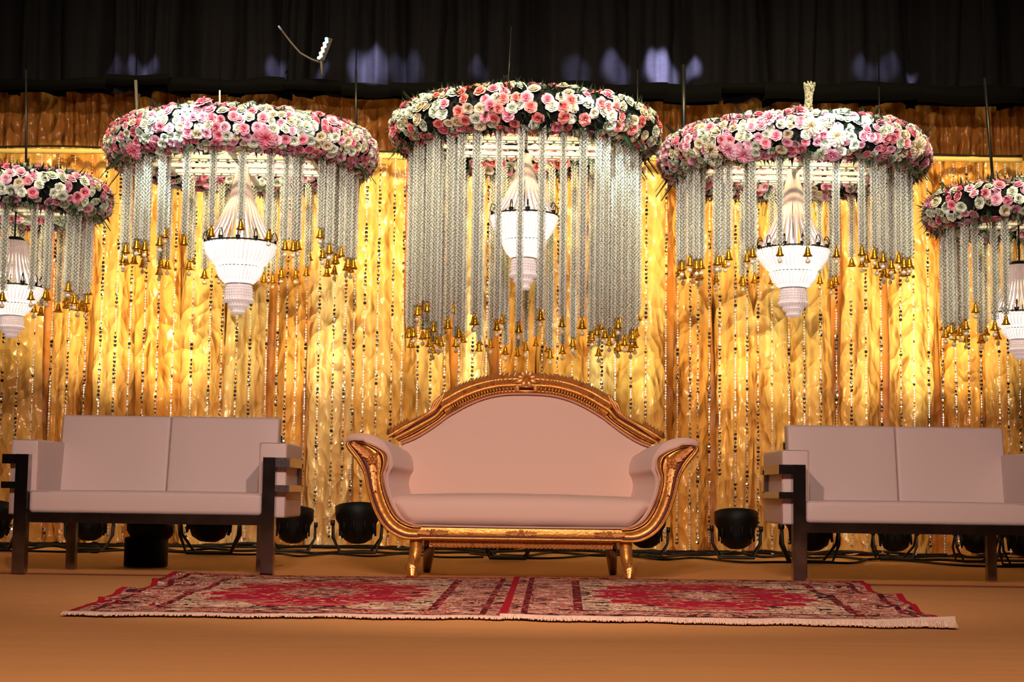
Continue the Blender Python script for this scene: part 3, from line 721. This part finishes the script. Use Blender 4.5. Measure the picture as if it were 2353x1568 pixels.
for sg in (-1, 1):
    # cabriole front legs
    pts = [(sg*.525, .045, .20), (sg*.527, .04, .14), (sg*.532, .03, .10), (sg*.545, .012, .065), (sg*.545, .006, .035), (sg*.532, .012, .012), (sg*.527, .016, .0)]
    mb = MB(); mb.tube(smooth_curve(pts, 4), [.034-.0005*k for k in range(8)]+[.030]*4+[.032, .034, .033, .03, .027, .025, .023, .022, .021, .020, .020, .019, .018], 10); mb.build('front_leg', M['gilt'], t)
    mb = MB(); flower_carving(mb, (sg*.538, -.022, .075), .007, leaves=[(-PI/2, .05, .014), (PI/2, .03, .012)]); mb.build('leg_carving', M['gilt_leaf'], t)
    pts = [(sg*.485, .58, .20), (sg*.49, .59, .1), (sg*.50, .62, 0)]
    mb = MB(); mb.tube(pts, [.035, .03, .02], 8); mb.build('back_leg', M['dark_steel'], t)
# seat cushion
def seatfn(v):
    k = (v.z+.078)/.156
    v = v.copy(); v.x *= .86+.16*min(1, k*1.3); v.z += .016*math.cos(v.x*2.2)*(1 if v.z > 0 else .2)*max(0, 1-(v.y/.3)**2*.5)
    v.z += .003*noise.noise(v*9); v.y += -.012*math.cos(v.z*16) if v.y < 0 else 0
    return v
mb = MB(); rbox(mb, (-.005, .315, .332), (.645, .30, .078), .055, 4, (20, 8, 2), seatfn); mb.build('seat_cushion', M['velour'], t, weld=True)
mb = MB(); mb.tube([(x_, -.006, .262-.004*math.cos(x_*2.2)) for x_ in np.linspace(-.54, .54, 20)], .006, 6); mb.build('seat_piping', M['piping'], t)
# back
bx = .022
ytop = lambda z: .60+(z-.40)*.10
IN = [(0, .968), (.12, .963), (.22, .942), (.31, .905), (.39, .86), (.43, .834), (.47, .803), (.53, .760), (.60, .718), (.67, .690)]
OU = [(0, 1.066), (.15, 1.058), (.26, 1.035), (.36, .998), (.44, .952), (.482, .925), (.515, .872), (.60, .828), (.68, .785), (.755, .735)]
inc = smooth_curve(IN, 5); ouc = smooth_curve(OU, 5)
fi = [(-x_, z_) for x_, z_ in reversed(inc[1:])]+inc; fo = [(-x_, z_) for x_, z_ in reversed(ouc[1:])]+ouc
fi = [(x_+bx, z_) for x_, z_ in fi]; fo = [(x_+bx, z_) for x_, z_ in fo]
BP = [(0, .05), (0, .0), (.08, -.018), (.16, -.022), (.24, -.012), (.28, .002), (.33, -.012), (.45, -.026), (.56, -.020), (.62, .0), (.68, -.02), (.80, -.028), (.92, -.02), (1, .0), (1, .05)]
mb = MB(); strip(mb, fo, fi, 0, prof=[(1-a, b) for a, b in reversed(BP)], groove=(4, 9), yf=lambda a, b, s_: ytop(a[1]+(b[1]-a[1])*s_)-.01)
mb.build('back_frame', [M['gilt'], M['gilt_groove']], t, weld=True)
P = []
for i in range(17):
    s_ = i/16; row = []
    for (x_, z_) in fi:
        xx = x_*(1 if s_ > .35 else 1-.10*(1-s_/.35)); z = .36+(z_+.004-.36)*s_; e = max(0, 1-(x_/.70)**4)*math.sin(PI*min(1, s_*.9+.1))**.5
        row.append((xx, ytop(z)-.035*e+.005, z))
    P.append(row)
mb = MB(); mb.grid(P); mb.grid([[(p[0], p[1]*0+ytop(p[2])+.04, p[2]) for p in r] for r in P], flip=True); mb.build('back_upholstery', M['velour'], t)
mb = MB(); mb.tube([(x_, ytop(z_)-.020, z_-.003) for x_, z_ in fi], .005, 6); mb.build('back_piping', M['piping'], t)
# carved leaf rows on the crest
mb = MB()
def leaf_row(curve_lo, curve_hi, k0, k1, n, s_lo, hgt, y0):
    for sg in (-1, 1):
        for k in range(n):
            u = k0+(k1-k0)*k/(n-1); i = int(u); f = u-i; i = min(i, len(inc)-2)
            a = Vector((inc[i][0]+(inc[i+1][0]-inc[i][0])*f, inc[i][1]+(inc[i+1][1]-inc[i][1])*f)); b = Vector((ouc[i][0]+(ouc[i+1][0]-ouc[i][0])*f, ouc[i][1]+(ouc[i+1][1]-ouc[i][1])*f))
            n2 = (b-a).normalized(); t2 = Vector((n2.y, -n2.x)); p = a.lerp(b, s_lo)
            def w3(q, y): return Vector((sg*q.x+bx, ytop(q.y)+y, q.y))
            h = hgt; tip = p+n2*h-t2*h*.75
            mb.add([w3(p+t2*.010, y0), w3(p-t2*.012, y0), w3(p+n2*h*.5-t2*.016-t2*.004, y0-.012), w3(tip, y0-.008), w3(p+n2*h*.62+t2*.008, y0-.016), w3(p+n2*h*.3, y0-.022)],
                   [(0, 1, 5), (1, 2, 5), (2, 3, 5), (3, 4, 5), (4, 0, 5), (0, 4, 3, 2, 1)])
leaf_row(None, None, 1.2, 24, 26, .78, .040, -.022)
leaf_row(None, None, 1.8, 24, 30, .50, .034, -.026)
leaf_row(None, None, 38, 45, 8, .85, .030, -.012)
mb.build('crest_leaves', M['gilt_leaf'], t, smooth=False)
for sg in (-1, 1):    # ribs in the cove under the leaves
    mb = MB()
    for k in range(28):
        u = 2.5+k*.8; i = int(u); f = u-i
        if i > 24: break
        a = Vector(inc[i]).lerp(Vector(inc[i+1]), f); b = Vector(ouc[i]).lerp(Vector(ouc[i+1]), f)
        q0 = a.lerp(b, .10); q1 = a.lerp(b, .44)
        mb.tube([(sg*q0.x+bx, ytop(q0.y)-.026, q0.y), (sg*(q0.x+q1.x)/2+bx, ytop(q0.y)-.040, (q0.y+q1.y)/2), (sg*q1.x+bx, ytop(q1.y)-.030, q1.y)], .006, 5)
    mb.build('crest_ribs', M['gilt'], t, kind='stuff')
mb = MB()     # crest cabochon with leaves and two volutes
cc = Vector((bx, ytop(1.04)-.045, 1.045))
mb.lathe([(0, -.022), (.018, -.016), (.024, 0), (.018, .01)], 10, c=cc, mat=Matrix.Rotation(-PI/2, 3, 'X'))
for k, (an, L_) in enumerate(((PI/2, .052), (PI/2+.65, .05), (PI/2-.65, .05), (PI/2+1.3, .052), (PI/2-1.3, .052), (PI+.35, .06), (-.35, .06), (-PI/2-.5, .05), (-PI/2+.5, .05))):
    d = Vector((math.cos(an), 0, math.sin(an))); e = Vector((-d.z, 0, d.x))
    mb.add([cc+d*.006, cc+d*L_*.5+e*.019+Vector((0, .006, 0)), cc+d*L_*1.1+Vector((0, -.004, 0)), cc+d*L_*.5-e*.019+Vector((0, .006, 0)), cc+d*L_*.5+Vector((0, -.018, 0))], [(0, 1, 4), (1, 2, 4), (2, 3, 4), (3, 0, 4)])
mb.build('crest_ornament', M['gilt_leaf'], t)
mb = MB()
for sg in (-1, 1):
    pts = []
    for k in range(26):
        a = k*.45; r = .016*(1-k/34); pts.append((bx+sg*(.055+r*math.cos(a)), ytop(1.0)-.03-.0004*k, .993+r*math.sin(a)))
    mb = MB(); mb.tube(pts, .0045, 5); mb.build('volute', M['gilt_leaf'], t)
mb = MB(); mb.tube([(bx-.05, ytop(1)-.03, 1.008), (bx, ytop(1)-.034, 1.002), (bx+.05, ytop(1)-.03, 1.008)], .006, 6); mb.build('upper_bead', M['gilt_leaf'], t); mb = MB(); mb.tube([(bx-.05, ytop(1)-.03, .979), (bx, ytop(1)-.03, .975), (bx+.05, ytop(1)-.03, .979)], .005, 6); mb.build('lower_bead', M['gilt_leaf'], t)
for sg in (-1, 1):   # scroll ends of the crown
    for o_ in (0, .018, .036):
        mb = MB(); mb.tube(smooth_curve([(bx+sg*(.445+o_*.6), ytop(.9)-.03, .965-o_*.7), (bx+sg*(.462+o_), ytop(.9)-.036, .925-o_*.5), (bx+sg*(.50+o_*.6), ytop(.86)-.034, .868-o_*.3), (bx+sg*(.60+o_*.3), ytop(.8)-.03, .806-o_*.3), (bx+sg*(.70+o_*.2), ytop(.76)-.024, .742-o_*.3)], 5), [.008]*21, 6); mb.build('scroll_moulding', M['gilt_leaf'], t)

# ---------------------------------------------------------------- white two-seater sofas
def two_seater(x, y, rz, label):
    t = thing('two_seat_sofa', label, 'sofa', (x, y, 0), rz)
    hw = .6125; pw = .031
    for sg in (-1, 1):
        mb = MB(); mb.box((sg*hw, .031, .294), (pw, .031, .294)); mb.build('front_leg', M['dark_steel'], t, smooth=False)
        mb = MB(); mb.box((sg*(hw-.112), .56, .16), (.024, .024, .16)); mb.build('back_leg', M['dark_steel'], t, smooth=False)
        for zc, hh, nm in ((.564, .0235, 'upper_arm_rail'), (.435, .0165, 'middle_arm_rail')):
            mb = MB()
            mb.box((sg*(hw+pw+.034), .028, zc), (.036, .022, hh))           # short piece turning outwards from the post
            mb.box((sg*(hw+pw+.058), .315, zc), (.012, .265, hh))            # along the outer side
            mb.box((sg*(hw+pw+.03), .592, zc), (.04, .012, hh))
            mb.build(nm, M['glint_rail'] if sg > 0 else M['dark_steel'], t, smooth=False)  # right arm rails get the brighter metal, imitating the light they reflect
        mb = MB(); mb.box((sg*(hw+pw+.058), .50, .505), (.012, .02, .06)); mb.build('rail_spacer', M['dark_steel'], t, smooth=False)
        mb = MB(); rbox(mb, (sg*(hw+.008), .365, .476), (.068, .30, .187), .012, 3, (2, 4, 4)); mb.build('arm_cushion', M['leather'], t, weld=True)
        mb = MB(); s1 = .0025
        xo = sg*(hw+.008)
        mb.tube([(xo-.066, .067, .29), (xo-.066, .067, .660), (xo+.066, .067, .660), (xo+.066, .067, .29)], s1, 5); mb.build('arm_piping', M['piping'], t)
    mb = MB(); mb.box((0, .031, .276), (hw-pw, .024, .024)); mb.build('front_rail', M['dark_steel'], t, smooth=False)
    mb = MB(); mb.box((0, .31, .284), (hw-.06, .25, .014)); mb.build('seat_board', M['black_plastic'], t, smooth=False)
    mb = MB(); rbox(mb, (0, .285, .355), (hw-pw-.004, .27, .055), .022, 4, (12, 4, 2), lambda v: v+Vector((0, -.004*math.cos(v.x*3), .004*math.cos(v.x*2.2) if v.z > 0 else 0))); mb.build('seat_cushion', M['leather'], t, weld=True)
    mb = MB(); mb.tube([(-hw+pw+.012, .021, .403), (hw-pw-.012, .021, .403)], .0022, 5); mb.build('seat_piping', M['piping'], t)
    for sg in (-1, 1):
        mb = MB(); rk = lambda v: Vector((v.x, v.y+(v.z)*.19-.006*math.cos(v.x*8)*0, v.z))
        rbox(mb, (sg*.2885, .575, .598), (.2875, .05, .212), .014, 3, (4, 1, 4), rk); mb.build('back_cushion', M['leather'], t, weld=True)
    mb = MB(); mb.box((0, .655, .50), (.575, .012, .22), Matrix.Rotation(-.18, 3, 'X')); mb.build('back_board', M['black_plastic'], t, smooth=False)
    return t
lx = W(330, 1200, 8.0).x
two_seater(W(330, 1200, 8.0).x, 8.0, 0, 'beige two-seat sofa with black steel frame at the left, on the stage')
rp = two_seater(W(1836, 1300, 8.05).x+.6125, 8.03, math.radians(0), 'beige two-seat sofa with black steel frame, cut off by the right photo edge')

# ---------------------------------------------------------------- rugs
def rug_mat(name, seed, tint):
    m_ = bpy.data.materials.new(name); m_.use_nodes = True; nt = m_.node_tree; b = nt.nodes['Principled BSDF']; N = nt.nodes.new; L = nt.links.new
    b.inputs['Roughness'].default_value = .9; b.inputs['Specular IOR Level'].default_value = .15
    uv = N('ShaderNodeUVMap'); sep = N('ShaderNodeSeparateXYZ'); L(uv.outputs[0], sep.inputs[0])
    def mth(op, a, c=None, cl=False):
        n = N('ShaderNodeMath'); n.operation = op; n.use_clamp = cl
        for i, q in enumerate((a, c)):
            if q is None: continue
            if isinstance(q, (int, float)): n.inputs[i].default_value = q
            else: L(q, n.inputs[i])
        return n.outputs[0]
    Wm, Dm = 1.65, 2.5
    U = mth('MULTIPLY', sep.outputs[0], Wm); V = mth('MULTIPLY', sep.outputs[1], Dm)
    cu = mth('SUBTRACT', U, Wm/2); cv = mth('SUBTRACT', V, Dm/2)
    au = mth('ABSOLUTE', cu); av = mth('ABSOLUTE', cv)
    ed = mth('MINIMUM', mth('SUBTRACT', Wm/2, au), mth('SUBTRACT', Dm/2, av))
    comb = N('ShaderNodeCombineXYZ'); L(au, comb.inputs[0]); L(av, comb.inputs[1]); comb.inputs[2].default_value = seed
    def vor(sc_):
        v = N('ShaderNodeTexVoronoi'); v.inputs['Scale'].default_value = sc_; L(comb.outputs[0], v.inputs['Vector']); return v
    def nz(sc_, d=2, dist=1.5):
        n = N('ShaderNodeTexNoise'); n.inputs['Scale'].default_value = sc_; n.inputs['Detail'].default_value = d; n.inputs['Distortion'].default_value = dist; L(comb.outputs[0], n.inputs['Vector']); return n.outputs[0]
    def ramp(fac, stops):
        r = N('ShaderNodeValToRGB'); r.color_ramp.interpolation = 'CONSTANT'; cr = r.color_ramp
        while len(cr.elements) < len(stops): cr.elements.new(.5)
        for e, (p_, c_) in zip(cr.elements, stops): e.position = p_; e.color = (*S(c_), 1)
        L(fac, r.inputs[0]); return r.outputs[0]
    def mix(f, a, c):
        n = N('ShaderNodeMix'); n.data_type = 'RGBA'; L(f, n.inputs[0]); L(a, n.inputs[6]); L(c, n.inputs[7]); return n.outputs[2]
    def band(x_, lo, hi): return mth('MULTIPLY', mth('GREATER_THAN', x_, lo), mth('LESS_THAN', x_, hi))
    tan = tint
    flor = ramp(nz(9, 1, 1.6), [(0, (70, 30, 34)), (.40, (214, 150, 124)), (.47, (150, 20, 40)), (.52, (226, 196, 160)), (.57, (56, 34, 44)), (.60, (206, 130, 116)), (.67, (236, 220, 190))])
    fieldc = ramp(nz(8.5, 2, 1.8), [(0, (50, 22, 30)), (.41, (236, 214, 176)), (.46, (150, 34, 50)), (.49, (228, 196, 154)), (.54, (70, 40, 46)), (.575, (226, 160, 134)), (.61, (232, 214, 180))])
    redc = ramp(nz(6, 2, 1.8), [(0, (222, 150, 120)), (.37, (172, 10, 52)), (.59, (214, 140, 110)), (.65, (80, 30, 34))])
    r = mth('POWER', mth('ADD', mth('POWER', mth('DIVIDE', au, .50), 2.0), mth('POWER', mth('DIVIDE', av, .88), 2.0)), .5)
    ang = mth('ARCTAN2', av, au); wob = mth('MULTIPLY', mth('SINE', mth('MULTIPLY', ang, 12.0)), .07)
    r = mth('ADD', mth('ADD', r, wob), mth('MULTIPLY', mth('SUBTRACT', nz(9), .5), .35))
    col = mix(mth('LESS_THAN', r, .92), fieldc, redc)
    col = mix(mth('LESS_THAN', r, .36), col, flor)
    bord = mth('LESS_THAN', ed, .30)
    col = mix(bord, col, flor)
    dk = ramp(nz(14), [(0, (60, 18, 26)), (.5, (150, 30, 44)), (.6, (200, 120, 104))])
    for lo, hi in ((.275, .31), (.075, .10)): col = mix(band(ed, lo, hi), col, dk)
    red = ramp(nz(6), [(0, (168, 14, 40)), (.9, (180, 20, 44))])
    col = mix(mth('LESS_THAN', ed, .028), col, red)
    L(col, b.inputs['Base Color'])
    n3 = N('ShaderNodeTexNoise'); n3.inputs['Scale'].default_value = 260; tc = N('ShaderNodeTexCoord'); L(tc.outputs['Object'], n3.inputs['Vector'])
    bp = N('ShaderNodeBump'); bp.inputs['Strength'].default_value = .4; bp.inputs['Distance'].default_value = .004; L(n3.outputs[0], bp.inputs['Height']); L(bp.outputs[0], b.inputs['Normal'])
    return m_
def rug(corners, label, name_m, seed, lift, wr):
    fl_, fr_, bl_, br_ = [G(*c) for c in corners]
    base = (fl_+fr_+bl_+br_)/4; t = thing('persian_rug', label, 'rug', (base.x, base.y, 0))
    NU, NV = 90, 60; P = []
    for i in range(NV+1):
        v = i/NV; row = []
        for j in range(NU+1):
            u = j/NU
            p = (fl_*(1-u)+fr_*u)*(1-v)+(bl_*(1-u)+br_*u)*v
            e = abs(2*u-1)**6
            z = .009+lift+.003*noise.noise(Vector((u*5, v*7, seed)))
            side = (1-u)**5 if wr < 0 else u**5
            z += side*.022*max(0, math.sin(v*24+seed))**2
            jx = (.03*math.floor(3*math.sin(v*13+seed))/3)*(side if v > .15 else 0)*(-1 if wr < 0 else 1)
            yy = p.y+.018*math.sin(u*19+seed)*(1-v)**4+.010*math.sin(u*43)*(1-v)**4
            row.append((p.x-base.x+jx, yy-base.y, max(.006+lift, z)))
        P.append(row)
    mb = MB(); mb.grid(P, flip=True)
    # skirt edge for thickness
    edge = P[0]+[r[-1] for r in P[1:]]+list(reversed(P[-1][:-1]))+[r[0] for r in reversed(P[1:-1])]; edge.append(edge[0])
    mb.grid([edge, [(p[0], p[1], .0005) for p in edge]])
    me = mb.mesh('pile', rug_mat(name_m, seed, None))
    uvl = me.uv_layers.new(name='UVMap')
    nv = (NU+1)*(NV+1)
    co = {}
    for i in range(NV+1):
        for j in range(NU+1): co[i*(NU+1)+j] = (j/NU, i/NV)
    data = [0.0]*(len(me.loops)*2)
    for l in me.loops:
        q = co.get(l.vertex_index, (0.001, .001)); data[2*l.index] = q[0]; data[2*l.index+1] = q[1]
    uvl.data.foreach_set('uv', data)
    link('pile', me, t)
    rr = random.Random(seed); mb = MB()
    row = P[0]
    for k in range(520):
        u = rr.random()*NU; j = int(u); f = u-j; j = min(j, NU-1)
        a = Vector(row[j]).lerp(Vector(row[j+1]), f); d = Vector((rr.uniform(-.6, .6), -1, 0)).normalized()*rr.uniform(.012, .035)
        mb.tube([a+Vector((0, .004, 0)), a+d*.5+Vector((0, 0, .004-a.z*.4)), Vector(((a+d).x, (a+d).y, .003))], .0028, 4)
    mb.grid([[(p[0], p[1]-.022, .006) for p in row], [(p[0], p[1]-.002, p[2]+.004) for p in row], [(p[0], p[1]+.012, p[2]+.003) for p in row]], flip=True)
    mb.build('fringe', mat('cream_fringe', S((232, 206, 180)), .9), t, kind='stuff')
    return t
rug(((146, 1414), (1158, 1424), (398, 1327), (1200, 1332)), 'red and cream floral oriental rug on the left, fringed front edge', 'left_rug_pile', 3, 0, -1)
rug(((1148, 1424), (2196, 1445), (1182, 1332), (1975, 1345)), 'red and cream floral oriental rug on the right, overlapping the left rug', 'right_rug_pile', 8, .006, 1)

# ---------------------------------------------------------------- floor cans
def par_can(px, Y, tilt, label, s_=1.0, yaw=0, upright=True):
    p = W(px, 1200, Y); t = thing('stage_light', label, 'stage light', (p.x, Y, 0), yaw, 'floor stage lights along the curtain')
    R = Matrix.Rotation(tilt, 3, 'X'); c = Vector((0, 0, .19*s_))
    body = MB(); body.lathe([(0, -.125), (.05, -.12), (.082, -.10), (.098, -.06), (.118, 0), (.135, .03), (.138, .10), (.130, .10), (.126, .03), (.10, .02), (0, .02)], 26, c=c, mat=R @ Matrix.Scale(s_, 3))
    mb = MB(); mb.lathe([(0, .035), (.06, .033), (.12, .03)], 20, c=c, mat=R @ Matrix.Scale(s_, 3)); mb.build('lens', M['lens'], t)
    for k in range(10):
        a = 2*PI*k/10; body.box(c+R @ (Vector((.108*math.cos(a), .108*math.sin(a), -.03))*s_), (.006*s_, .006*s_, .05*s_), R @ Matrix.Rotation(a, 3, 'Z'))
    body.build('can_body', M['black_plastic'], t)
    for sg in (-1, 1):
        mb = MB(); mb.tube([(sg*.14*s_, 0, c.z), (sg*.165*s_, 0, c.z)], .018*s_, 10); mb.build('knob', M['black_metal'], t)
    mb = MB(); b_ = .15*s_
    mb.tube([(-b_, 0, c.z), (-b_*.98, -.01, .1*s_), (-b_*.72, -.03, .012), (b_*.72, -.03, .012), (b_*.98, -.01, .1*s_), (b_, 0, c.z)], .0085*s_, 6)
    mb.tube([(-b_, 0, c.z), (-b_*.98, .05, .1*s_), (-b_*.62, .12, .012), (b_*.62, .12, .012), (b_*.98, .05, .1*s_), (b_, 0, c.z)], .0085*s_, 6)
    mb.build('floor_bracket', M['black_metal'], t)
for px, Y, s_, lab in ((-20, 10.6, 1.05, 'black floor stage light at the left photo edge behind the left sofa'), (205, 10.9, 1.05, 'black floor stage light behind the left legs of the left sofa'),
                  (482, 10.5, 1.3, 'wide black floor stage light behind the middle of the left sofa'), (674, 11.0, 1.0, 'black floor stage light just right of the left sofa'),
                  (822, 10.9, 1.1, 'black floor stage light left of the gilded sofa arm'), (1168, 10.3, 1.05, 'black floor stage light beneath the middle of the gilded sofa'),
                  (1484, 11.0, 1.0, 'black floor stage light behind the right arm of the gilded sofa'), (1692, 10.9, 1.08, 'black floor stage light between the gilded sofa and the right sofa'),
                  (1862, 10.4, 1.25, 'wide black floor stage light behind the left legs of the right sofa'), (2056, 11.0, 1.0, 'black floor stage light behind the middle of the right sofa'),
                  (2246, 10.8, 1.05, 'black floor stage light behind the right back leg of the right sofa'), (2356, 10.3, 1.05, 'black floor stage light at the right photo edge')):
    par_can(px, Y, math.radians(-14), lab, s_, rs.uniform(-.2, .2))
# taller drum under the left sofa
p = W(335, 1290, 8.95)
t = thing('black_drum', 'black drum-shaped stage light housing standing beneath the left sofa', 'stage light', (p.x, 8.95, 0))
mb = MB(); mb.lathe([(0, 0), (.116, 0), (.119, .006), (.119, .15), (.113, .158), (.10, .16)], 32); mb.build('drum', M['black_plastic'], t)
mb = MB(); mb.lathe([(.10, 0), (.125, .03), (.132, .08), (.12, .11), (0, .12)], 28, c=(.012, 0, .15), mat=Matrix.Rotation(.12, 3, 'Y')); mb.build('head', M['black_plastic'], t)
mb = MB(); mb.tube([(.12, -.02, .2), (.15, -.02, .2)], .022, 10); mb.build('knob', M['black_metal'], t)

# ---------------------------------------------------------------- cables
def cable(pts, r, lab):
    mb = MB(); P = smooth_curve([(G(a, b).x, G(a, b).y, r+.001+(c if c else 0)) for a, b, c in pts], 6)
    o0 = Vector(P[0]); o = mb
    mb.tube([Vector(q)-o0 for q in P], r, 6); ob = mb.build('cable', M['cable']); ob.location = o0; tag(ob, lab, 'cable', 'black cables on the stage floor')
rc = random.Random(12)
def run(x0, x1, yb, amp, r, lab, step=55, sl=.012):
    pts = []; x = x0
    while x < x1+step:
        pts.append((x, yb+sl*(x-1176)+rc.uniform(-amp, amp), 0 if rc.random() < .85 else .02)); x += step
    cable(pts, r, lab)
run(-60, 2420, 1267, 1, .011, 'thick black cable lying straight along the foot of the gold curtain', 90)
run(-60, 2420, 1271, 3, .010, 'black cable winding between the floor stage lights along the whole stage', 70)
run(-60, 1100, 1277, 4, .009, 'black cable looping behind the left sofa and toward the gilded sofa', 60)
run(1150, 2420, 1277, 5, .010, 'black cable looping from the gilded sofa past the right sofa', 60)
cable([(-40, 1268, 0), (60, 1270, 0), (180, 1272, 0), (300, 1268, 0), (400, 1272, 0), (560, 1278, 0), (640, 1276, 0), (690, 1282, 0), (760, 1276, 0), (850, 1282, 0), (930, 1276, 0), (1010, 1284, 0), (1110, 1284, 0)], .008, 'thin black cable nearest the audience on the left half of the stage')
cable([(1080, 1276, 0), (1200, 1286, 0), (1290, 1286, 0), (1380, 1278, 0), (1450, 1280, 0), (1520, 1290, 0), (1600, 1286, 0), (1700, 1296, 0), (1790, 1296, 0), (1880, 1296, 0), (1960, 1298, 0), (2010, 1288, 0), (2100, 1294, 0), (2220, 1304, 0), (2353, 1306, 0), (2420, 1300, 0)], .009, 'thin black cable nearest the audience on the right half of the stage')
cable([(240, 1262, .2), (262, 1250, .25), (258, 1262, .1), (230, 1270, 0), (200, 1270, 0)], .007, 'short black cable loop rising behind the left sofa')
cable([(1990, 1266, .16), (2000, 1264, .1), (2020, 1272, 0), (2050, 1280, 0)], .007, 'short black cable dropping from the light behind the right sofa')
